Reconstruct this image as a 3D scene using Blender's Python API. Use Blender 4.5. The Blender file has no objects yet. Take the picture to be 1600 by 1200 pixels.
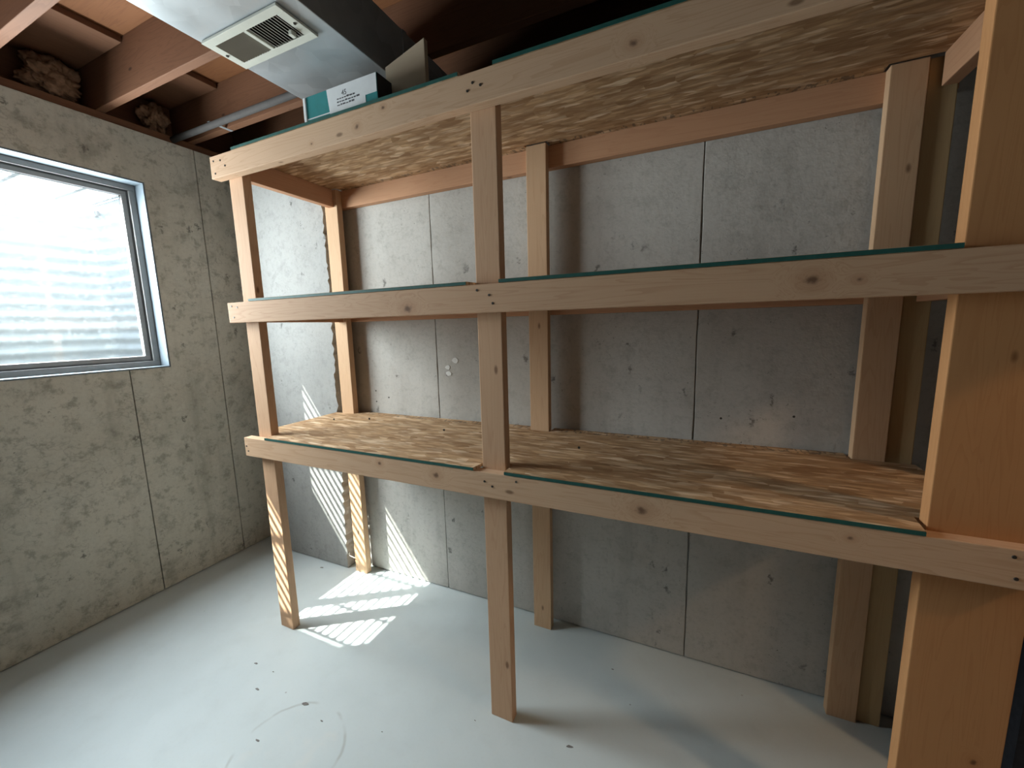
import bpy, bmesh, math, random
from mathutils import Matrix, Vector, noise
random.seed(7)
PI = math.pi
sc = bpy.context.scene
COL = sc.collection

# ------------------------------------------------------------------ camera
cam = bpy.data.cameras.new('camera'); camo = bpy.data.objects.new('camera', cam); COL.objects.link(camo)
cam.sensor_fit = 'HORIZONTAL'; cam.sensor_width = 36.0; cam.lens = 626.56 / 1600 * 36.0
cam.clip_start = 0.02; cam.clip_end = 500
cR = Vector((0.91019, 0.41348, -0.02427)); cU = Vector((-0.03738, 0.14036, 0.98940)); cF = Vector((-0.41250, 0.89963, -0.14321))
M = Matrix.Identity(4)
for i in range(3):
    M[i][0], M[i][1], M[i][2] = cR[i], cU[i], -cF[i]
M.translation = (2.7668, -1.7508, 1.4772)
camo.matrix_world = M
sc.camera = camo

# ------------------------------------------------------------------ view
sc.view_settings.view_transform = 'Standard'; sc.view_settings.look = 'None'
sc.view_settings.gamma = 1.0; sc.view_settings.use_curve_mapping = False
sc.view_settings.exposure = 0.68
sc.cycles.use_denoising = True
sc.cycles.use_adaptive_sampling = True; sc.cycles.adaptive_threshold = .03
sc.cycles.max_bounces = 7; sc.cycles.diffuse_bounces = 5; sc.cycles.glossy_bounces = 3; sc.cycles.transparent_max_bounces = 12
sc.cycles.sample_clamp_indirect = 8.0

# ------------------------------------------------------------------ sky, sun, daylight
w = bpy.data.worlds.new('sky'); sc.world = w; w.use_nodes = True
nt = w.node_tree; nt.nodes.clear()
wo = nt.nodes.new('ShaderNodeOutputWorld'); bg = nt.nodes.new('ShaderNodeBackground')
sky = nt.nodes.new('ShaderNodeTexSky'); sky.sky_type = 'NISHITA'; sky.sun_disc = False
sky.sun_elevation = math.radians(50); sky.sun_rotation = math.radians(236)
sky.air_density = 1.0; sky.dust_density = 1.5
nt.links.new(sky.outputs[0], bg.inputs[0]); nt.links.new(bg.outputs[0], wo.inputs[0])
bg.inputs[1].default_value = 1.7
sd = Vector((1.0, 0.67, -1.43)).normalized()
sun = bpy.data.lights.new('sun', 'SUN'); suno = bpy.data.objects.new('sun', sun); COL.objects.link(suno)
suno.rotation_euler = sd.to_track_quat('-Z', 'Y').to_euler(); suno.location = (-6, -5, 9)
sun.energy = 26.0; sun.angle = math.radians(0.40); sun.color = (1.0, 0.95, 0.86)
# daylight entering at the glass of the basement window
dl = bpy.data.lights.new('window_daylight', 'AREA'); dlo = bpy.data.objects.new('window_daylight', dl); COL.objects.link(dlo)
dl.shape = 'RECTANGLE'; dl.size = 1.04; dl.size_y = 0.84; dl.energy = 66.0; dl.color = (0.96, 0.985, 1.0)
dlo.location = (-0.185, -1.03, 1.80)
dlo.rotation_euler = Vector((1, 0.0, -0.18)).to_track_quat('-Z', 'Y').to_euler()

# ------------------------------------------------------------------ node helpers
class NT:
    def __init__(s, name):
        s.m = bpy.data.materials.new(name); s.m.use_nodes = True; s.t = s.m.node_tree
        s.b = s.t.nodes['Principled BSDF']; s.out = s.t.nodes['Material Output']
        s.tc = s.n('ShaderNodeTexCoord')
    def n(s, ty, **k):
        q = s.t.nodes.new(ty)
        for a, v in k.items(): setattr(q, a, v)
        return q
    def l(s, a, b): s.t.links.new(a, b)
    def setv(s, sock, v):
        if hasattr(v, 'is_linked') or hasattr(v, 'links'): s.l(v, sock)
        else: sock.default_value = v
    def mapv(s, src, scale=(1, 1, 1), loc=(0, 0, 0), rot=(0, 0, 0)):
        q = s.n('ShaderNodeMapping'); s.l(src, q.inputs[0])
        q.inputs['Scale'].default_value = scale; q.inputs['Location'].default_value = loc; q.inputs['Rotation'].default_value = rot
        return q.outputs[0]
    def noise(s, src, sc_=1.0, det=4, rough=.55, dist=0.0, color=False):
        q = s.n('ShaderNodeTexNoise'); s.l(src, q.inputs['Vector'])
        q.inputs['Scale'].default_value = sc_; q.inputs['Detail'].default_value = det
        q.inputs['Roughness'].default_value = rough; q.inputs['Distortion'].default_value = dist
        return q.outputs['Color' if color else 'Fac']
    def voro(s, src, sc_=1.0, feat='F1', out='Distance', rnd=1.0):
        q = s.n('ShaderNodeTexVoronoi', feature=feat); s.l(src, q.inputs['Vector'])
        q.inputs['Scale'].default_value = sc_; q.inputs['Randomness'].default_value = rnd
        return q.outputs[out]
    def ramp(s, fac, stops):
        q = s.n('ShaderNodeValToRGB'); s.l(fac, q.inputs[0]); e = q.color_ramp.elements
        while len(e) < len(stops): e.new(0.5)
        for el, (p, c) in zip(e, stops):
            el.position = p; el.color = (*c, 1) if len(c) == 3 else c
        return q.outputs[0]
    def rng(s, v, a, b, c=0.0, d=1.0, smooth=True):
        q = s.n('ShaderNodeMapRange'); q.interpolation_type = 'SMOOTHSTEP' if smooth else 'LINEAR'
        s.l(v, q.inputs[0])
        for i, x in zip((1, 2, 3, 4), (a, b, c, d)): q.inputs[i].default_value = x
        return q.outputs[0]
    def math(s, op, a, b=0.0):
        q = s.n('ShaderNodeMath', operation=op); s.setv(q.inputs[0], a); s.setv(q.inputs[1], b); return q.outputs[0]
    def vadd(s, a, b):
        q = s.n('ShaderNodeVectorMath', operation='ADD'); s.setv(q.inputs[0], a); s.setv(q.inputs[1], b); return q.outputs[0]
    def vscale(s, a, k):
        q = s.n('ShaderNodeVectorMath', operation='SCALE'); s.setv(q.inputs[0], a); s.setv(q.inputs['Scale'], k); return q.outputs[0]
    def mix(s, fac, a, b, mode='MIX'):
        q = s.n('ShaderNodeMix', data_type='RGBA', blend_type=mode)
        s.setv(q.inputs[0], fac)
        for sk, v in ((q.inputs[6], a), (q.inputs[7], b)):
            if isinstance(v, tuple): sk.default_value = (*v, 1) if len(v) == 3 else v
            else: s.l(v, sk)
        return q.outputs[2]
    def bump(s, h, st=.3, d=.01):
        q = s.n('ShaderNodeBump'); q.inputs['Strength'].default_value = st; q.inputs['Distance'].default_value = d
        s.l(h, q.inputs['Height']); s.l(q.outputs[0], s.b.inputs['Normal'])
    def done(s, col, rough=.8, metal=0.0, spec=.3):
        if isinstance(col, tuple): s.b.inputs['Base Color'].default_value = (*col, 1)
        else: s.l(col, s.b.inputs['Base Color'])
        s.setv(s.b.inputs['Roughness'], rough); s.b.inputs['Metallic'].default_value = metal
        s.b.inputs['Specular IOR Level'].default_value = spec
        return s.m

def plain(name, col, rough=.6, metal=0.0, spec=.4, var=.06, sc_=30):
    t = NT(name); nz = t.noise(t.tc.outputs['Object'], sc_, 2)
    c = t.mix(nz, tuple(max(0, x * (1 - var * 2)) for x in col), tuple(min(1, x * (1 + var * 2)) for x in col))
    return t.done(c, rough, metal, spec)

def lumber(name, light, dark, knots=(), grain=1.0, rings=1.0):
    """softwood: grain along local X, knots at given local (x, z, radius)"""
    t = NT(name); o = t.tc.outputs['Object']
    oi = t.n('ShaderNodeObjectInfo')
    rv = t.n('ShaderNodeCombineXYZ'); r10 = t.math('MULTIPLY', oi.outputs['Random'], 37.0)
    t.l(r10, rv.inputs[0]); t.l(t.math('MULTIPLY', oi.outputs['Random'], 91.0), rv.inputs[1]); t.l(r10, rv.inputs[2])
    kmask = None; kring = None; disp = None
    for (kx, kz, kr) in knots:
        d = t.n('ShaderNodeVectorMath', operation='DISTANCE')
        t.l(t.mapv(o, (0.75, 0.0, 1.0)), d.inputs[0]); d.inputs[1].default_value = (kx * 0.75, 0, kz)
        wob = t.math('ADD', d.outputs['Value'], t.math('MULTIPLY', t.math('SUBTRACT', t.noise(o, 70, 3), .5), kr * .9))
        m = t.rng(wob, kr * .1, kr * .85, 1, 0); g = t.rng(d.outputs['Value'], 0, kr * 3.6, 1, 0)
        kmask = m if kmask is None else t.math('MAXIMUM', kmask, m)
        disp = g if disp is None else t.math('ADD', disp, g)
    v = t.vadd(o, rv.outputs[0])
    base = t.mapv(v, (0.9, 16, 16))
    if disp is not None:
        cx = t.n('ShaderNodeCombineXYZ'); k = t.math('MULTIPLY', disp, 1.1)
        t.l(k, cx.inputs[0]); t.l(k, cx.inputs[1]); t.l(k, cx.inputs[2]); base = t.vadd(base, cx.outputs[0])
    g1 = t.noise(base, 1.6, 2, .5, .8)
    ringv = t.math('FRACT', t.math('MULTIPLY', g1, 9.0)); ring = t.rng(ringv, .55, .97, 0, 1)
    fine = t.noise(t.mapv(v, (5, 240, 240)), 1.0, 2, .6)
    blot = t.noise(t.mapv(v, (2.2, 6, 6)), 1.0, 2)
    c = t.mix(blot, tuple(x * .95 for x in light), light)
    c = t.mix(t.math('MULTIPLY', ring, .26 * rings), c, dark)
    c = t.mix(t.math('MULTIPLY', fine, .22 * grain), c, dark)
    c = t.mix(t.math('MULTIPLY', t.rng(blot, .52, .8), .35), c, tuple(x * .85 + y * .15 for x, y in zip(light, dark)))
    # small pin knots and handling specks
    sp = t.voro(t.mapv(v, (4.0, 9, 9)), 1.0); c = t.mix(t.rng(sp, .03, .085, .8, 0), c, tuple(x * .42 for x in dark))
    if kmask is not None:
        c = t.mix(t.math('MULTIPLY', t.rng(disp, .35, .95), .32), c, dark)
        c = t.mix(t.math('MULTIPLY', kmask, .78), c, (dark[0] * .22, dark[1] * .2, dark[2] * .22))
    t.bump(fine, .10, .0012)
    return t.done(c, .72, 0, .25)

def concrete(name, base, stain, pale, pits=1.0, streak=1.0, mott=.6, rough=.85):
    t = NT(name); g = t.n('ShaderNodeNewGeometry').outputs['Position']
    big = t.noise(g, 1.3, 2, .6); mid = t.noise(g, 5.5, 5, .68); fine = t.noise(g, 60, 3, .7)
    st = t.noise(t.mapv(g, (9, 9, .7)), 1.0, 3, .6)
    c = t.mix(t.rng(big, .3, .7), base, pale)
    c = t.mix(t.math('MULTIPLY', t.rng(mid, .50, .72), .75 * mott), c, stain)
    c = t.mix(t.math('MULTIPLY', t.rng(st, .52, .75), .40 * streak), c, stain)
    c = t.mix(t.math('MULTIPLY', t.rng(st, .46, .30), .30 * streak), c, pale)
    c = t.mix(t.math('MULTIPLY', t.rng(fine, .45, .75), .28), c, tuple(x * .72 for x in base))
    vein = t.math('MULTIPLY', t.rng(t.math('ABSOLUTE', t.math('SUBTRACT', t.noise(t.mapv(g, (3.2, 3.2, 4.4), (3, 1, 2)), 1.0, 4, .65), .5)), .0, .014, 1, 0), t.rng(t.noise(g, 1.9, 1), .50, .62))
    c = t.mix(t.math('MULTIPLY', vein, .30 * mott), c, tuple(x * .6 for x in stain))
    m3 = t.noise(g, 15, 4, .7); c = t.mix(t.math('MULTIPLY', t.rng(m3, .50, .68), .75 * mott), c, stain); c = t.mix(t.math('MULTIPLY', t.rng(m3, .46, .30), .5 * mott), c, pale)
    # bug holes and chipped spots, taller than wide
    wv = t.vadd(g, t.vscale(t.noise(g, 26, 3, .75, 0, True), .085))
    v1 = t.voro(t.mapv(wv, (10, 10, 5.2)), 1.0); gate = t.rng(t.noise(g, 2.3, 1), .36, .52)
    p1 = t.math('MULTIPLY', t.rng(v1, .04, .15, 1, 0), gate)
    v2 = t.voro(t.mapv(wv, (38, 38, 30)), 1.0); p2 = t.math('MULTIPLY', t.rng(v2, .06, .15, 1, 0), t.rng(t.noise(g, 6.0, 1), .47, .62))
    p = t.math('MULTIPLY', t.math('MAXIMUM', p1, p2), pits)
    c = t.mix(t.math('MULTIPLY', p, .80), c, tuple(x * .26 for x in base))
    t.bump(t.noise(g, 22, 3, .75), .40, .006)
    return t.done(c, rough, 0, .25)

def osb_mat(name, k=1.0):
    t = NT(name); o = t.tc.outputs['Object']
    v = t.vadd(o, t.vscale(t.noise(o, 14, 2, .6, 0, True), .016))
    a = t.n('ShaderNodeTexVoronoi', feature='F1'); t.l(t.mapv(v, (10, 58, 1), rot=(0, 0, .10)), a.inputs['Vector'])
    b = t.n('ShaderNodeTexVoronoi', feature='F1'); t.l(t.mapv(v, (11, 64, 1), (3, 7, 0), (0, 0, -.30)), b.inputs['Vector'])
    e = t.n('ShaderNodeTexVoronoi', feature='F1'); t.l(t.mapv(v, (14, 42, 1), (9, 2, 0), (0, 0, .65)), e.inputs['Vector'])
    for q in (a, b, e): q.inputs['Scale'].default_value = 1.0
    def sep(q):
        s_ = t.n('ShaderNodeSeparateColor'); t.l(q.outputs['Color'], s_.inputs[0]); return s_.outputs
    sa, sb, se = sep(a), sep(b), sep(e)
    stops = [(0, (.32 * k, .185 * k, .09 * k)), (.15, (.46 * k, .285 * k, .15 * k)), (.5, (.60 * k, .40 * k, .225 * k)), (.8, (.72 * k, .52 * k, .33 * k)), (1, (.82 * k, .64 * k, .45 * k))]
    c = t.ramp(sa[0], stops)
    c = t.mix(t.rng(sb[1], .52, .56), c, t.ramp(sb[0], stops))
    c = t.mix(t.rng(se[1], .66, .69), c, t.ramp(se[0], stops))
    gr = t.noise(t.mapv(v, (20, 160, 1), rot=(0, 0, .1)), 1.0, 3, .6)
    c = t.mix(t.math('MULTIPLY', gr, .35), c, (.27 * k, .15 * k, .07 * k))
    for q in (a, b):
        ed = t.rng(q.outputs['Distance'], .42, .64, 0, .40)
        c = t.mix(ed, c, (.22 * k, .115 * k, .05 * k))
    sx = t.n('ShaderNodeSeparateXYZ'); t.l(o, sx.inputs[0])
    pr = t.math('MULTIPLY', t.rng(sx.outputs[1], .236, .240), t.rng(t.noise(t.mapv(o, (70, 26, 1)), 1.0, 1), .54, .60))
    c = t.mix(t.math('MULTIPLY', pr, .6), c, (.09, .075, .06))
    t.bump(sa[0], .25, .0015)
    return t.done(c, .7, 0, .3)

# ------------------------------------------------------------------ mesh helpers
def link(name, bm, mat, parent=None, loc=(0, 0, 0), rot=(0, 0, 0), smooth=False):
    bmesh.ops.recalc_face_normals(bm, faces=bm.faces)
    me = bpy.data.meshes.new(name); bm.to_mesh(me); bm.free()
    o = bpy.data.objects.new(name, me); COL.objects.link(o)
    if mat: me.materials.append(mat)
    o.location = loc; o.rotation_euler = rot
    if parent is not None:
        o.parent = parent
        o.location = Vector(loc) - WL[parent.name]
    WL[o.name] = Vector(loc)
    if smooth:
        for p in me.polygons: p.use_smooth = True
    return o
WL = {}
def tag(o, label=None, cat=None, group=None, kind=None):
    for k, v in (('label', label), ('category', cat), ('group', group), ('kind', kind)):
        if v: o[k] = v
    return o
def empty(name, loc):
    o = bpy.data.objects.new(name, None); COL.objects.link(o); o.location = loc; o.empty_display_size = .1
    WL[o.name] = Vector(loc); return o
def bx(bm, x0, x1, y0, y1, z0, z1, bev=0.0):
    t = bmesh.new()
    bmesh.ops.create_cube(t, size=1.0)
    for v in t.verts: v.co = Vector(((x0 + x1) / 2 + v.co.x * (x1 - x0), (y0 + y1) / 2 + v.co.y * (y1 - y0), (z0 + z1) / 2 + v.co.z * (z1 - z0)))
    if bev: bmesh.ops.bevel(t, geom=t.edges[:], offset=bev, segments=2, profile=.6, affect='EDGES')
    me = bpy.data.meshes.new('t'); t.to_mesh(me); t.free(); bm.from_mesh(me); bpy.data.meshes.remove(me)
def box(name, x0, x1, y0, y1, z0, z1, mat, parent=None, bev=0.0, kind=None):
    """a box whose origin is its own centre"""
    c = Vector(((x0 + x1) / 2, (y0 + y1) / 2, (z0 + z1) / 2)); bm = bmesh.new()
    bx(bm, x0 - c.x, x1 - c.x, y0 - c.y, y1 - c.y, z0 - c.z, z1 - c.z, bev)
    o = link(name, bm, mat, parent, c)
    if kind: o['kind'] = kind
    return o
def timber(name, x0, x1, y0, y1, z0, z1, axis, mat, parent=None, bev=.0025):
    """a sawn board; local X runs along the grain"""
    c = Vector(((x0 + x1) / 2, (y0 + y1) / 2, (z0 + z1) / 2)); s = (x1 - x0, y1 - y0, z1 - z0)
    if axis == 'x': d, r = s, (0, 0, 0)
    elif axis == 'y': d, r = (s[1], s[0], s[2]), (0, 0, PI / 2)
    else: d, r = (s[2], s[1], s[0]), (0, -PI / 2, 0)
    bm = bmesh.new(); bx(bm, -d[0] / 2, d[0] / 2, -d[1] / 2, d[1] / 2, -d[2] / 2, d[2] / 2, bev)
    return link(name, bm, mat, parent, c, r)
def prism(pts, a0, a1, axis, bev=0.0):
    """extrude a 2D outline along an axis ('x': pts are (y,z); 'y': (x,z); 'z': (x,y))"""
    bm = bmesh.new()
    f = {'x': lambda p, a: (a, p[0], p[1]), 'y': lambda p, a: (p[0], a, p[1]), 'z': lambda p, a: (p[0], p[1], a)}[axis]
    A = [bm.verts.new(f(p, a0)) for p in pts]; B = [bm.verts.new(f(p, a1)) for p in pts]; n = len(pts)
    fa = bm.faces.new(A); fb = bm.faces.new(B[::-1])
    for i in range(n): bm.faces.new((A[i], B[i], B[(i + 1) % n], A[(i + 1) % n]))
    bmesh.ops.recalc_face_normals(bm, faces=bm.faces)
    if bev:
        es = set(fa.edges) | set(fb.edges)
        bmesh.ops.bevel(bm, geom=list(es), offset=bev, segments=2, profile=.6, affect='EDGES')
    return bm
def tube(bm, pts, r, seg=10):
    pts = [Vector(p) for p in pts]; rings = []
    for i, p in enumerate(pts):
        d = (pts[min(i + 1, len(pts) - 1)] - pts[max(i - 1, 0)]).normalized()
        a = d.orthogonal().normalized() if i == 0 else (a - d * a.dot(d)).normalized()
        b = d.cross(a)
        rings.append([bm.verts.new(p + (a * math.cos(2 * PI * k / seg) + b * math.sin(2 * PI * k / seg)) * r) for k in range(seg)])
    for q in range(len(rings) - 1):
        for k in range(seg): bm.faces.new((rings[q][k], rings[q][(k + 1) % seg], rings[q + 1][(k + 1) % seg], rings[q + 1][k]))
    bm.faces.new(rings[0][::-1]); bm.faces.new(rings[-1])

# ------------------------------------------------------------------ materials
m_left = concrete('concrete_left', (.49, .475, .405), (.27, .26, .215), (.60, .585, .51), 1.0, 1.2, .9)
m_back = concrete('concrete_back', (.44, .42, .39), (.30, .285, .26), (.51, .495, .465), 1.0, .7, .45)
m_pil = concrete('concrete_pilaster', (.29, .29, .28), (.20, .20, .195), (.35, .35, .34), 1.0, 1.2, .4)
m_plain_wall = concrete('concrete_plain', (.22, .21, .19), (.15, .145, .13), (.27, .26, .24), .6, .6)
m_dark = plain('unlit_wall_and_clump_black', (.022, .024, .03), .9, 0, .15, .2, 60)  # near-black stands in for shade on the wall end; also the clump's black
def floor_mat():
    t = NT('painted_concrete_floor'); g = t.n('ShaderNodeNewGeometry').outputs['Position']
    big = t.noise(g, 1.1, 4, .6); mid = t.noise(g, 7, 5, .6); fine = t.noise(g, 90, 4, .6)
    c = t.mix(t.rng(big, .3, .7), (.51, .575, .59), (.58, .645, .66))
    c = t.mix(t.math('MULTIPLY', t.rng(mid, .5, .8), .35), c, (.47, .52, .525))
    c = t.mix(t.math('MULTIPLY', t.rng(fine, .5, .8), .10), c, (.40, .40, .38))
    sp = t.voro(g, 7.0); c = t.mix(t.math('MULTIPLY', t.rng(sp, .015, .035, 1, 0), .6), c, (.2, .19, .17))
    # round trowelled patch left in the slab
    d = t.n('ShaderNodeVectorMath', operation='DISTANCE'); t.l(t.mapv(g, (1, 1, 0)), d.inputs[0]); d.inputs[1].default_value = (1.505, -.985, 0)
    dd = t.math('ADD', d.outputs['Value'], t.math('MULTIPLY', t.math('SUBTRACT', t.noise(g, 6, 3), .5), .03))
    ring = t.math('MULTIPLY', t.rng(t.math('ABSOLUTE', t.math('SUBTRACT', dd, .19)), .0, .009, 1, 0), t.rng(t.noise(g, 5, 3), .40, .55))
    c = t.mix(t.math('MULTIPLY', ring, .42), c, (.27, .26, .24))
    c = t.mix(t.math('MULTIPLY', t.rng(dd, .15, .18, 1, 0), t.rng(t.noise(g, 11, 4), .5, .7, 0, .30)), c, (.66, .66, .63))
    t.bump(t.noise(g, 12, 2), .10, .004)
    return t.done(c, t.rng(mid, .3, .7, .42, .6), 0, .4)
m_floor = floor_mat()
PINE, PINED = (.61, .39, .245), (.37, .175, .085)
m_post = lumber('lumber_post', PINE, PINED, (), 1.0, .8)
m_post2 = lumber('lumber_back_post', (.63, .42, .26), (.39, .20, .10), (), .8, .7)
m_brown = lumber('lumber_brown_post', (.52, .262, .112), (.34, .135, .045), ((-.68, -.045, .010), (-.80, -.05, .012), (.28, -.07, .006), (-.15, .01, .006)), .8, .8)
m_cleat = lumber('lumber_side_rail', (.58, .33, .195), (.36, .15, .075), (), .9, .7)
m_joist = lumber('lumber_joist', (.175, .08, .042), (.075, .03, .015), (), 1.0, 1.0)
m_block = lumber('lumber_offcut', (.58, .47, .34), (.42, .31, .20), (), .4, .3)
m_gold = lumber('lumber_gold_post', (.50, .355, .19), (.34, .21, .10), (), .7, .6)
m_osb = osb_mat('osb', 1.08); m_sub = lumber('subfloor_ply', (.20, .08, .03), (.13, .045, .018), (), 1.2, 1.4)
m_green = plain('osb_edge_paint', (.018, .095, .08), .6, 0, .3, .15, 50)
m_screw = plain('screw_steel', (.06, .055, .05), .5, .6, .4, .1, 80)
def galv_mat():
    t = NT('galvanised_duct'); g = t.n('ShaderNodeNewGeometry').outputs['Position']
    v = t.n('ShaderNodeTexVoronoi'); t.l(g, v.inputs['Vector']); v.inputs['Scale'].default_value = 14
    s_ = t.n('ShaderNodeSeparateColor'); t.l(v.outputs['Color'], s_.inputs[0])
    nz = t.noise(g, 5, 4, .6)
    c = t.mix(s_.outputs[0], (.44, .475, .50), (.54, .575, .60)); c = t.mix(t.math('MULTIPLY', t.rng(nz, .5, .75), .4), c, (.40, .43, .45))
    t.bump(nz, .1, .004)
    return t.done(c, t.rng(nz, .3, .7, .38, .55), .55, .5)
m_galv = galv_mat()
m_well = plain('well_galvanised', (.42, .465, .49), .55, .15, .5, .08, 12)
m_alu = plain('window_aluminium', (.26, .26, .255), .45, .3, .5, .06, 40)
m_alud = plain('groove_shade_and_clip_dark', (.10, .105, .11), .7, 0, .3, .1, 40)  # dark tone for the shaded frame groove; also the clip's own colour
m_siding = plain('pale_siding', (.6, .6, .58))
m_buck = plain('window_buck_paint', (.15, .185, .215), .6, 0, .4, .06, 14)
m_reg = plain('register_enamel', (.62, .63, .56), .5, 0, .5, .03, 30)
m_regd = plain('opening_dark', (.05, .045, .045), .9, 0, .2, .1, 30)  # near-black for shade painted into the register throat and carton end
m_regs = plain('register_slat', (.40, .385, .34), .6, 0, .4, .04, 30)
m_teal = plain('carton_teal', (.012, .21, .22), .6, 0, .4, .12, 25)
m_white = plain('carton_white', (.72, .74, .76), .65, 0, .3, .05, 25)
m_ink = plain('carton_ink', (.10, .10, .11), .7, 0, .2, .05, 40)
m_pipe = plain('grey_conduit', (.06, .055, .053), .8, 0, .15, .12, 20)
m_fluff = plain('insulation_batt', (.25, .15, .095), .95, 0, .05, .35, 45)
m_soil = plain('soil', (.22, .18, .13), .95, 0, .1, .3, 8)
m_grate = plain('grate_steel', (.45, .45, .45), .6, .2, .5, .1, 30)
m_chip = plain('chip_grey', (.22, .21, .20), .9, 0, .1, .3, 60)
m_wire = plain('tie_wire_steel', (.60, .57, .50), .4, .7, .5, .1, 60)
def glass_mat():
    t = NT('window_glass'); t.t.nodes.remove(t.b)
    tr = t.n('ShaderNodeBsdfTransparent'); tr.inputs[0].default_value = (.93, .97, .97, 1)
    gl = t.n('ShaderNodeBsdfGlossy'); gl.inputs['Roughness'].default_value = .02
    df = t.n('ShaderNodeBsdfTranslucent'); df.inputs[0].default_value = (.8, .85, .88, 1)
    mx = t.n('ShaderNodeMixShader'); mx.inputs[0].default_value = .05; t.l(tr.outputs[0], mx.inputs[1]); t.l(gl.outputs[0], mx.inputs[2])
    dirt = t.rng(t.noise(t.tc.outputs['Object'], 60, 3, .7), .5, .95, .005, .045)
    m2 = t.n('ShaderNodeMixShader'); t.l(dirt, m2.inputs[0]); t.l(mx.outputs[0], m2.inputs[1]); t.l(df.outputs[0], m2.inputs[2])
    t.l(m2.outputs[0], t.out.inputs[0]); return t.m
m_glass = glass_mat()

# ------------------------------------------------------------------ room shell
ZW = 2.559; XE = 7.0; YF = -4.6; SILL0, SILL1 = 1.29, 2.30; WY0, WY1 = -1.60, -0.46; XS = 3.62
fl = box('floor', -.2, XE, YF, .2, -.12, 0, m_floor); tag(fl, 'pale grey painted concrete floor slab', kind='structure')
# left foundation wall: a core behind and the cast panels between the form seams
def rough_edge(u, z0, z1, side):
    n = 40; pts = [(u + random.uniform(-.0012, .0016) * side, z0 + (z1 - z0) * i / n) for i in range(n + 1)]
    return pts
def outline(name, pts, a0, a1, axis, mat, parent, bev=.003):
    o = link(name, prism(pts, a0, a1, axis, bev), mat, parent); return o
G = .0022
wl = empty('wall_left', (0, 0, 0)); tag(wl, 'mottled grey concrete foundation wall holding the window', kind='structure')
outline('concrete_panel', [(-.19 + G, .005), (.2, .005), (.2, ZW), (-.19 + G, ZW)], -.2, 0, 'x', m_left, wl)
outline('concrete_panel', [(-.65 + G, .005), (-.19 - G, .005), (-.19 - G, ZW), (-1.12, ZW), (-1.12, SILL1), (WY1, SILL1), (WY1, SILL0), (-.65 + G, SILL0)], -.2, 0, 'x', m_left, wl)
outline('concrete_panel', [(YF - .1, .005), (-.65 - G, .005), (-.65 - G, SILL0), (WY0, SILL0), (WY0, SILL1), (-1.12 - G, SILL1), (-1.12 - G, ZW), (YF - .1, ZW)], -.2, 0, 'x', m_left, wl)
box('panel_core', -.2, -.012, -.655, -.185, .0, SILL0 - .005, m_left, wl)
box('panel_core', -.2, -.012, -.20, -.18, .0, ZW, m_left, wl)
# back wall
wb = empty('wall_back', (0, 0, 0)); tag(wb, 'grey concrete foundation wall behind the shelving', kind='structure')
box('panel_core', -.1, XE, .014, .22, 0, ZW, m_back, wb)
for a, b in ((.80, 1.535), (1.535, 2.772), (2.772, 4.1), (4.1, XE)):
    outline('concrete_panel', rough_edge(b - G, .005, ZW, -1) + rough_edge(a + G, .005, ZW, 1)[::-1], 0, .1, 'y', m_back, wb, .002)
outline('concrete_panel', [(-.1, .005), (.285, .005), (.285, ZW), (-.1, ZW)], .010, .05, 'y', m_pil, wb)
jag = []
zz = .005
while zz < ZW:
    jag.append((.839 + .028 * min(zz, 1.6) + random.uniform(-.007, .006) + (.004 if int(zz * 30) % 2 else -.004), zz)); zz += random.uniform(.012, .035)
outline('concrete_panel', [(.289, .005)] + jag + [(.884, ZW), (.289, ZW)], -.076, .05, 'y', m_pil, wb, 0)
# pale repair dabs on the back wall
for x, z, r in ((1.60, 1.272, .016), (1.648, 1.308, .020), (1.603, 1.240, .018)):
    pts = [(x + r * random.uniform(.75, 1.1) * math.cos(k * PI / 5), z + .75 * r * random.uniform(.75, 1.1) * math.sin(k * PI / 5)) for k in range(10)]
    link('repair_dab', prism(pts, -.002, .004, 'y'), plain('dab_filler', (.70, .70, .68), .9), wb)
# right-hand stub wall, door opening, unseen piece above it lowered to block bulb light
wr = empty('wall_right', (0, 0, 0)); tag(wr, 'dark unlit wall end beside the shelving', kind='structure')
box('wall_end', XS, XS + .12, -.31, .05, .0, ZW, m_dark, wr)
box('light_block_header', XS, XS + .12, -1.25, -.31, 1.60, ZW, m_plain_wall, wr)
box('wall_run', XS, XS + .12, YF, -1.25, .0, ZW, m_plain_wall, wr)
box('wall_front', -.2, XE, YF - .15, YF, 0, ZW, m_plain_wall, kind='structure')['label'] = 'plain concrete wall opposite the shelving'
box('wall_far', XE, XE + .15, YF - .15, .2, 0, 2.9, m_plain_wall, kind='structure')['label'] = 'plain wall of the adjoining basement space'

# ceiling: subfloor with joists, rims and sill plates
ce = box('ceiling', -.2, XE + .1, YF - .15, .22, 2.835, 2.86, m_sub); tag(ce, 'open basement ceiling of wood joists and subfloor', kind='structure')
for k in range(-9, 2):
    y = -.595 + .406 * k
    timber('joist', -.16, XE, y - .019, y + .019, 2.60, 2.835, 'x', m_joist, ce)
timber('rim_board', -.2, -.162, YF, .2, 2.60, 2.835, 'y', m_joist, ce)
timber('rim_board', -.2, XE, .16, .2, 2.56, 2.835, 'x', m_joist, ce)
timber('rim_board', -.2, XE, YF - .13, YF - .09, 2.56, 2.835, 'x', m_joist, ce)
timber('sill_plate', -.19, -.012, YF, .15, ZW, 2.599, 'y', m_joist, ce)
timber('sill_plate', 0, XE, .02, .16, ZW, 2.599, 'x', m_joist, ce)
timber('light_block_board', 3.64, 3.68, YF, .158, ZW, 2.834, 'y', m_joist, ce)  # unseen board added to stop bulb light leaking through the joist bays
for k in range(-4, 1):
    y = -.595 + .406 * k
    timber('subfloor_strip', -.15, .32, y + .022, y + .384, 2.806, 2.834, 'y', m_joist, ce)

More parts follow.
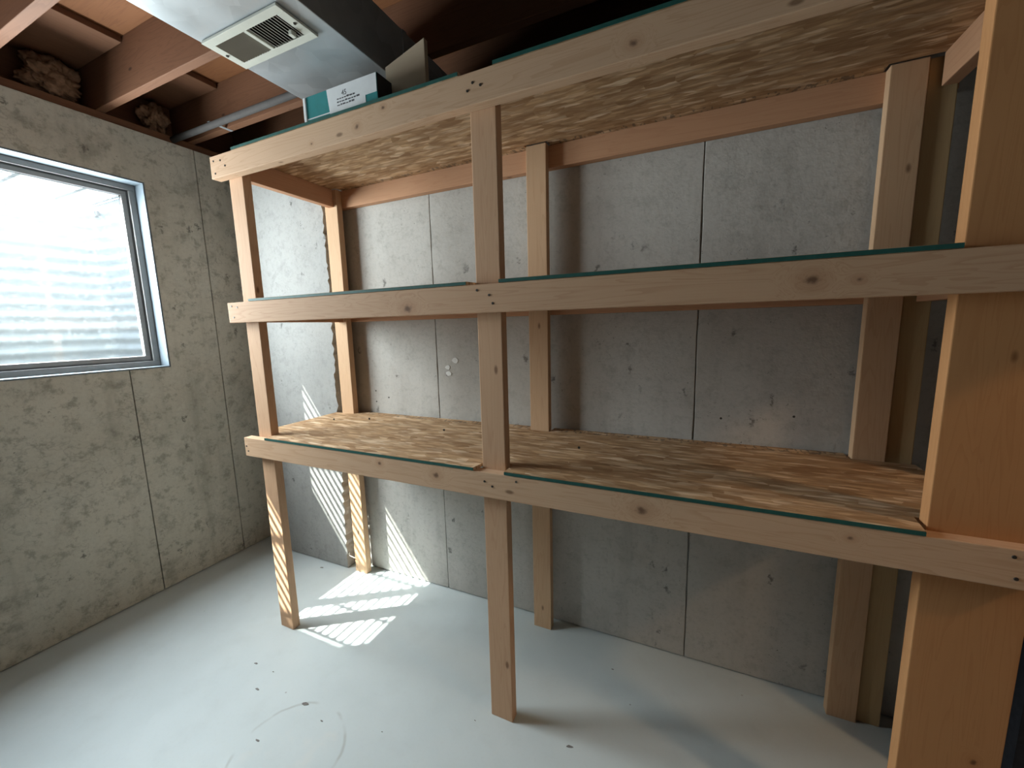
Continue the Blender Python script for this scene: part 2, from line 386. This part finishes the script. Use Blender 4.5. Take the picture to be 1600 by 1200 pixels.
# ------------------------------------------------------------------ window
wi = empty('window_1', (-.13, -1.03, SILL0)); tag(wi, 'grey aluminium sliding basement window looking into the corrugated well', kind='structure')
def ring(name, y0, y1, z0, z1, wd, x0, x1, mat, parent, bev=.003):
    bm = bmesh.new()
    bx(bm, x0, x1, y0, y1, z0, z0 + wd, bev); bx(bm, x0, x1, y0, y1, z1 - wd, z1, bev)
    bx(bm, x0, x1, y0, y0 + wd, z0 + wd, z1 - wd, bev); bx(bm, x0, x1, y1 - wd, y1, z0 + wd, z1 - wd, bev)
    return link(name, bm, mat, parent)
ring('window_buck', WY0, WY1, SILL0, SILL1, .008, -.2, -.001, m_buck, wi, .002)
ring('window_frame', WY0 + .008, WY1 - .008, SILL0 + .008, SILL1 - .008, .030, -.165, -.085, m_alu, wi)
ring('groove_shade', WY0 + .036, WY1 - .036, SILL0 + .036, SILL1 - .036, .010, -.150, -.098, m_alud, wi, 0)  # dark ring paints the shade in the groove round the sashes
s1 = ring('sash', -1.115, WY1 - .044, SILL0 + .044, SILL1 - .044, .024, -.128, -.100, m_alu, wi)
s2 = ring('sash', WY0 + .044, -1.075, SILL0 + .044, SILL1 - .044, .024, -.160, -.132, m_alu, wi)
box('glass_pane', -.116, -.112, -1.092, WY1 - .067, SILL0 + .067, SILL1 - .067, m_glass, wi)
box('glass_pane', -.148, -.144, WY0 + .067, -1.098, SILL0 + .067, SILL1 - .067, m_glass, wi)

# ------------------------------------------------------------------ window well, its grate and the ground outside
ww = empty('window_well', (-.45, -1.03, 1.10)); tag(ww, 'corrugated galvanised window well outside the basement window', 'window well')
WX, WYA, WYB, ZT, ZB = -.67, -1.62, -.44, 2.27, 1.10
def path_pts():
    r = .07; P = [(-.2, WYB)]
    for k in range(7):
        a = PI / 2 + k * PI / 12; P.append((WX + r + r * math.cos(a), WYB - r + r * math.sin(a)))
    for k in range(7):
        a = PI + k * PI / 12; P.append((WX + r + r * math.cos(a), WYA + r + r * math.sin(a)))
    P.append((-.2, WYA)); return P
pp = path_pts()
def corr(i0, i1, name):
    bm = bmesh.new(); N = 17 * 8; rows = []
    nrm = []
    for i in range(len(pp)):
        a, b = Vector(pp[max(i - 1, 0)]), Vector(pp[min(i + 1, len(pp) - 1)]); d = (b - a).normalized(); nrm.append(Vector((-d.y, d.x)))
    for j in range(N + 1):
        z = ZB + (ZT - ZB) * j / N; off = .010 * math.sin(2 * PI * j / 8)
        rows.append([[bm.verts.new((pp[i][0] + nrm[i].x * (off + t), pp[i][1] + nrm[i].y * (off + t), z)) for t in (0, -.003)] for i in range(i0, i1 + 1)])
    for j in range(N):
        for i in range(i1 - i0):
            for s in (0, 1): bm.faces.new((rows[j][i][s], rows[j][i + 1][s], rows[j + 1][i + 1][s], rows[j + 1][i][s]))
    for i in range(i1 - i0): bm.faces.new((rows[N][i][0], rows[N][i + 1][0], rows[N][i + 1][1], rows[N][i][1]))
    return link(name, bm, m_well, ww, smooth=True)
corr(0, 4, 'corrugated_side'); corr(4, 11, 'corrugated_back'); corr(11, 15, 'corrugated_side')
box('clip', WX + .09, WX + .13, -.47, -.455, 2.19, 2.225, m_alud, ww, .004)
tag(box('well_gravel', WX - .1, -.2, WYA - .1, WYB + .1, 1.0, 1.10, m_soil), 'grey gravel in the bottom of the window well', 'gravel', None, 'stuff')
gr = empty('well_grate', (-.43, -1.03, ZT + .004)); tag(gr, 'steel bar grate lying over the window well', 'grate')
gm = None
nb = 10
for k in range(nb):
    x = WX + .01 + k * (-.21 - WX - .02) / (nb - 1)
    if gm is None:
        o = box('grate_bar', x - .0045, x + .0045, WYA, WYB, ZT + .004, ZT + .026, m_grate, gr); gm = o.data
    else:
        o = bpy.data.objects.new('grate_bar', gm); COL.objects.link(o); o.parent = gr; o.location = Vector((x, (WYA + WYB) / 2, ZT + .015)) - WL[gr.name]
for y in (WYA + .01, -1.42, -1.13, -.84, -.60, WYB - .01):
    box('cross_bar', WX, -.205, y - .009, y + .009, ZT + .004, ZT + .022, m_grate, gr)
gx = empty('ground', (0, 0, 2.2)); tag(gx, 'bare soil ground outside around the window well', kind='structure')
box('soil_strip', -14, WX - .012, -14, 12, 2.0, 2.22, m_soil, gx); box('soil_strip', WX - .012, -.2, -14, WYA - .012, 2.0, 2.22, m_soil, gx); box('soil_strip', WX - .012, -.2, WYB + .012, 12, 2.0, 2.22, m_soil, gx)
box('wall_exterior', -.24, -.2, -9, 8, 2.34, 5.2, m_siding, kind='structure')['label'] = 'pale siding of the house above the window well'

# ------------------------------------------------------------------ storage shelving
XL, XRE = .849, 3.449; T = .038; H = .089; D = .61
ZS = (.9892, 1.6101, 2.2203); XP = (.9035, 2.1057, 3.2674); XB = (.9051, 2.0883, 3.2666)
sh = empty('storage_shelf', (2.15, -.305, 0)); tag(sh, 'three-tier shelving of pale two-by-four lumber and strand board along the concrete wall', 'shelving')
def screws(parent, pts, y):
    for x, z in pts:
        bm = bmesh.new(); bmesh.ops.create_cone(bm, cap_ends=True, segments=10, radius1=.0042, radius2=.0036, depth=.002)
        link('screw_head', bm, m_screw, parent, (x, y - .0006, z), (PI / 2, 0, 0))
xm = (XL + XRE) / 2
rail_knots = [
    [(1.672, .964, .011), (1.933, .952, .016), (2.645, .944, .020), (3.12, .958, .008)],
    [(1.852, 1.545, .020), (3.003, 1.565, .018), (3.09, 1.56, .008)],
    [(1.683, 2.166, .012), (1.80, 2.20, .009), (2.599, 2.166, .013), (1.46, 2.155, .006)]]
rail_scr = [
    [(.872, .925), (.862, .948), (2.132, .957), (2.161, .943), (2.25, .972), (3.392, .972), (3.40, .924)],
    [(.875, 1.594), (.915, 1.588), (.885, 1.545), (2.184, 1.549), (2.172, 1.575), (2.129, 1.592)],
    [(.948, 2.170), (.874, 2.200), (.92, 2.196), (.878, 2.150), (2.139, 2.19), (2.121, 2.172), (2.165, 2.178)]]
cols = [((.64, .43, .28), (.42, .22, .115)), ((.62, .405, .26), (.38, .185, .095)), ((.65, .445, .295), (.42, .23, .125))]
for i, z in enumerate(ZS):
    km = lumber('lumber_front_rail_%d' % i, cols[i][0], cols[i][1], [(x - xm, zz - (z - H / 2), r) for x, zz, r in rail_knots[i]], 1.0, 1.1)
    o = timber('front_rail', XL, XRE, -D, -D + T, z - H, z, 'x', km, sh)
    screws(o, rail_scr[i], -D)
    o = timber('back_rail', XL + .02, XRE - .01, -T - .001, -.002, z - H, z, 'x', m_cleat, sh)
    for x in (.952, XRE - .045):     # short rails between the front and back posts
        timber('side_rail', x - .019, x + .019, -D + 2 * T, -2 * T, z - H, z, 'y', m_cleat, sh)
PZ = 2.219
for i, x in enumerate(XP):
    o = timber('front_post', x, x + (H if i < 2 else .1805), -D + T, -D + 2 * T, 0, PZ, 'z', m_post if i < 2 else m_brown, sh)
    if i == 1: screws(o, [(2.150, 1.855), (2.167, 1.66), (2.152, 1.308), (2.139, .81)], -D + T)
for i, x in enumerate(XB):
    o = timber('back_post', x, x + H, -2 * T, -T - .001, 0, PZ, 'z', m_post2, sh)
    if i == 1: screws(o, [(2.132, 1.982), (2.165, 2.07), (2.105, 2.07), (2.135, .377), (2.158, .148)], -2 * T)
timber('back_post', XB[2] + H + .004, XB[2] + H + .072, -.062, -.024, 0, PZ, 'z', m_gold, sh)
# strand board shelves, notched round the posts, with the factory-painted front edge
TH = .0115
for z in ZS:
    n0 = XP[0] + H + .006; m0, m1 = XP[1] - .016, XP[1] + H + .012; r0 = XP[2] - .016
    f, b, g = -D, -D + 2 * T + .004, -.012
    pts = [(.862, b), (n0, b), (n0, f), (m0, f), (m0 + .012, b), (m1, b), (m1, f), (r0, f), (r0 + .008, b), (XRE - .02, b), (XRE - .02, -2 * T - .004),
           (XB[2] - .006, -2 * T - .004), (XB[2] - .006, g), (XB[1] + H + .006, g), (XB[1] + H + .006, -2 * T - .004), (XB[1] - .006, -2 * T - .004), (XB[1] - .006, g),
           (XB[0] + H + .006, g), (XB[0] + H + .006, -2 * T - .004), (.862, -2 * T - .004)]
    c = (2.15, -.305, z)
    bm = prism([(p[0] - c[0], p[1] - c[1]) for p in pts], .0004, TH, 'z')
    pn = link('shelf_panel', bm, m_osb, sh, c)
    for a, e in ((n0, m0), (m1, r0)):
        box('painted_edge', a, e, f - .0016, f - .0002, z + .0008, z + TH - .0008, m_green, pn)

# ------------------------------------------------------------------ things on the top shelf
ZSH = ZS[2] + TH
cb = empty('cardboard_carton', (1.597, -.54, ZSH)); tag(cb, 'teal and white cardboard carton lying on the top shelf', 'carton')
X0, X1, YB0, YB1, Z0, Z1 = 1.425, 1.772, -.598, -.525, ZSH + .0005, ZSH + .089
box('carton_body', X0 + .012, X1, YB0, YB1, Z0, Z1, m_teal, cb, .002)
box('end_flap', X0, X0 + .013, YB0 - .004, YB1, Z0, Z1 - .002, m_white, cb, .002)
lb = link('paper_label', prism([(X0 + .128, Z0 + .004), (X1 - .052, Z0 + .004), (X1 - .052, Z0 + .030), (X1 - .002, Z0 + .030), (X1 - .002, Z1 - .001), (X0 + .118, Z1 - .001)], YB0 - .0012, YB0 - .0002, 'y'), m_white, cb)
box('white_stripe', X0 + .014, X0 + .127, YB0 - .001, YB0 - .0001, Z0 + .010, Z0 + .014, m_white, cb)
def text(s, size, x, y, z, mat, parent, name='lettering'):
    cu = bpy.data.curves.new('lettering', 'FONT'); cu.body = s; cu.size = size; cu.extrude = .0002
    to = bpy.data.objects.new('t', cu); COL.objects.link(to); bpy.context.view_layer.update()
    me = bpy.data.meshes.new_from_object(to.evaluated_get(bpy.context.evaluated_depsgraph_get())); bpy.data.objects.remove(to)
    me.name = name; me.materials.clear(); me.materials.append(mat)
    o = bpy.data.objects.new(name, me); COL.objects.link(o); o.parent = parent; o.rotation_euler = (PI / 2, 0, 0)
    o.location = Vector((x, y, z)) - WL[parent.name]; return o
box('dark_open_end', X1 - .001, X1 + .0015, YB0 + .001, YB1 - .001, Z0 + .001, Z1 - .001, m_regd, cb)  # black sheet paints the shade of the carton's open end
text('45', .024, X0 + .188, YB0 - .0014, Z0 + .053, m_ink, lb)
for r, (n, zz) in enumerate(((7, .044), (8, .034), (6, .024))):
    xx = X0 + .165
    for q in range(n):
        wd = random.uniform(.006, .014); box('printed_line', xx, xx + wd, YB0 - .0016, YB0 - .0011, Z0 + zz, Z0 + zz + random.uniform(.003, .006), m_ink, lb); xx += wd + .003
of = link('board_offcut', prism([(1.745, ZSH + .0005), (1.912, ZSH + .0005), (1.912, 2.427), (1.745, 2.381)], -.519, -.500, 'y', .001), m_block)
tag(of, 'plain beige wood board offcut standing upright on the top shelf', 'board')

# ------------------------------------------------------------------ duct, register, pipe under the joists
du = empty('air_duct', (1.5, -1.2, 2.4)); tag(du, 'rectangular galvanised sheet metal air duct hung below the joists', 'duct')
DX0, DX1 = 1.288, 1.712
for a, b in ((-.36, -.02), (-1.56, -.36), (-2.76, -1.56)):
    box('duct_section', DX0, DX1, a + .0015, b - .0015, 2.40, 2.597, m_galv, du, .003)
for y in (-.36, -1.56): box('drive_cleat', DX0 - .004, DX1 + .004, y - .012, y + .012, 2.396, 2.598, m_galv, du, .002)
rg = empty('air_register', (1.473, -.787, 2.40)); tag(rg, 'cream louvred air register on the underside of the duct', 'register')
rx0, rx1, ry0, ry1 = 1.297, 1.652, -.858, -.715; zr = 2.3985
bm = bmesh.new(); mx_ = 1.474
for q in ((rx0, rx1, ry0, ry0 + .026), (rx0, rx1, ry1 - .026, ry1), (rx0, rx0 + .03, ry0 + .026, ry1 - .026), (rx1 - .032, rx1, ry0 + .026, ry1 - .026), (mx_ - .007, mx_ + .007, ry0 + .026, ry1 - .026)):
    bx(bm, q[0], q[1], q[2], q[3], zr - .008, zr, .0015)
link('face_plate', bm, m_reg, rg)
box('throat', rx0 + .028, rx1 - .03, ry0 + .024, ry1 - .024, zr - .0012, zr - .0002, m_regd, rg)
for a, e, tl in ((rx0 + .033, mx_ - .010, -1.0), (mx_ + .010, rx1 - .035, 1.05)):
    for k in range(11):
        x = a + (e - a) * (k + .5) / 11; bm = bmesh.new(); bx(bm, -.0065, .0065, ry0 + .0265 + .787 - .0, ry1 - .0265 + .787, -.0005, .0005)
        link('slat', bm, m_regs, rg, (x, -.787, zr - .0055), (0, tl * .55, 0))
box('damper_lever', 1.592, 1.606, -.775, -.757, zr - .020, zr - .006, m_reg, rg, .002)
for x, y in ((rx0 + .014, -.787), (rx1 - .014, -.787)):
    bm = bmesh.new(); bmesh.ops.create_cone(bm, cap_ends=True, segments=10, radius1=.004, radius2=.005, depth=.003); link('screw_head', bm, m_screw, rg, (x, y, zr - .009))
bm = bmesh.new(); tube(bm, [(-.05, 0, 0), (1.19, 0, 0), (1.22, 0, 0)], .016, 14)
pi_ = link('grey_pipe', bm, m_pipe, None, (0, -.285, 2.583), smooth=True)
tag(pi_, 'thin grey pipe running under the joists near the back wall', 'pipe')
for x in (.35, 1.1): box('pipe_strap', x - .01, x + .01, -.296, -.172, 2.5985, 2.5998, m_galv, pi_)

# tufts of insulation at the rim
def tuft(loc, s, seed, label):
    bm = bmesh.new(); bmesh.ops.create_icosphere(bm, subdivisions=5, radius=1)
    for v in bm.verts:
        q = v.co.copy()
        n_ = .7 * noise.noise(q * 1.7 + Vector((seed, 0, 0))) - .5 * abs(noise.noise(q * 3.1 + Vector((0, seed, 0)))) - .3 * abs(noise.noise(q * 7 + Vector((0, 0, seed)))) + .12 * noise.noise(q * 17)
        v.co = v.co * (1.15 + n_); v.co = Vector((v.co.x * s[0], v.co.y * s[1], v.co.z * s[2]))
    o = link('insulation_tuft', bm, m_fluff, None, loc, smooth=True); tag(o, label, 'insulation', 'insulation tufts at the rim')
tuft((-.075, -.735, 2.695), (.045, .09, .075), 3.1, 'crumpled tan insulation tuft above the window wall left of the middle joist')
tuft((-.075, -.33, 2.69), (.04, .06, .07), 8.4, 'crumpled tan insulation tuft tucked in the corner bay nearest the shelf')

# tie wire by the back left post
bm = bmesh.new(); tube(bm, [(.842, -.06, .105), (.872, -.085, .098), (.91, -.083, .090)], .0022, 6)
tw = link('tie_wire', bm, m_wire, None); tag(tw, 'short bent tie wire sticking out by the back left post', 'wire')

# chips and scuff crumbs on the floor
for x, y, l_, lab in ((.679, -.136, .026, 'dark chip on the floor in the corner behind the left front post'),
        (2.415, -.571, .028, 'thin dark chip on the floor right of the middle front post'),
        (2.494, -.187, .011, 'dark speck on the floor near the back wall, right of the middle back post'),
        (2.06, -.62, .008, 'dark speck on the floor just left of the foot of the middle front post'),
        (1.764, -.794, .008, 'lone dark speck between the round floor mark and the middle front post'),
        (1.402, -.828, .034, 'largest dark chip, on the upper rim of the round floor mark'),
        (1.52, -.853, .014, 'small dark chip inside the round floor mark near its right rim'),
        (1.365, -1.0, .022, 'dark chip on the left rim of the round floor mark'),
        (1.019, -.779, .020, 'dark chip on the open floor below the sunlit patch, nearest the window wall'),
        (1.153, -.862, .022, 'dark chip on the open floor left of the round floor mark'),
        (1.134, -.778, .009, 'tiny dark speck on the floor between the sunlit patch and the round mark')):
    a = random.uniform(-.3, .3); pts = []
    for k in range(7):
        t_ = 2 * PI * k / 7; u, v_ = l_ / 2 * math.cos(t_) * random.uniform(.7, 1.1), l_ / 6 * math.sin(t_) * random.uniform(.6, 1.3)
        pts.append((x + u * math.cos(a) - v_ * math.sin(a), y + u * math.sin(a) + v_ * math.cos(a)))
    o = link('floor_chip', prism(pts, .0002, .0018, 'z'), m_chip); tag(o, lab, 'chip', 'dark chips scattered on the floor')
# dark clump by the right back post
bm = bmesh.new(); bmesh.ops.create_icosphere(bm, subdivisions=3, radius=1)
for v in bm.verts:
    v.co *= 1 + .5 * noise.noise(v.co * 1.9 + Vector((4, 2, 0))); v.co = Vector((v.co.x * .035, v.co.y * .03, v.co.z * .045))
zmin = min(v.co.z for v in bm.verts)
tag(link('rubber_clump', bm, m_dark, None, (3.50, -.13, -zmin), smooth=True), 'small black clump on the floor in the far right corner behind the wide front post', 'debris')

# ------------------------------------------------------------------ bare bulb in the adjoining space
lb_ = empty('ceiling_bulb', (5.0, -1.1, 2.5)); tag(lb_, 'bare bulb in a porcelain holder beyond the doorway', 'light bulb')
bm = bmesh.new(); bmesh.ops.create_cone(bm, cap_ends=True, segments=24, radius1=.045, radius2=.06, depth=.05); link('lamp_holder', bm, m_reg, lb_, (5.0, -1.1, 2.574))
bm = bmesh.new(); bmesh.ops.create_uvsphere(bm, u_segments=20, v_segments=14, radius=.032)
for v in bm.verts: v.co.z *= 1.3
te = NT('bulb_glow'); te.b.inputs['Emission Color'].default_value = (1, .72, .42, 1); te.b.inputs['Emission Strength'].default_value = 20
link('bulb', bm, te.done((.9, .8, .6)), lb_, (5.0, -1.1, 2.508), smooth=True)
pl = bpy.data.lights.new('bulb_light', 'POINT'); plo = bpy.data.objects.new('bulb_light', pl); COL.objects.link(plo)
pl.energy = 28; pl.color = (1, .64, .35); pl.shadow_soft_size = .08; plo.location = (5.0, -1.1, 2.42)
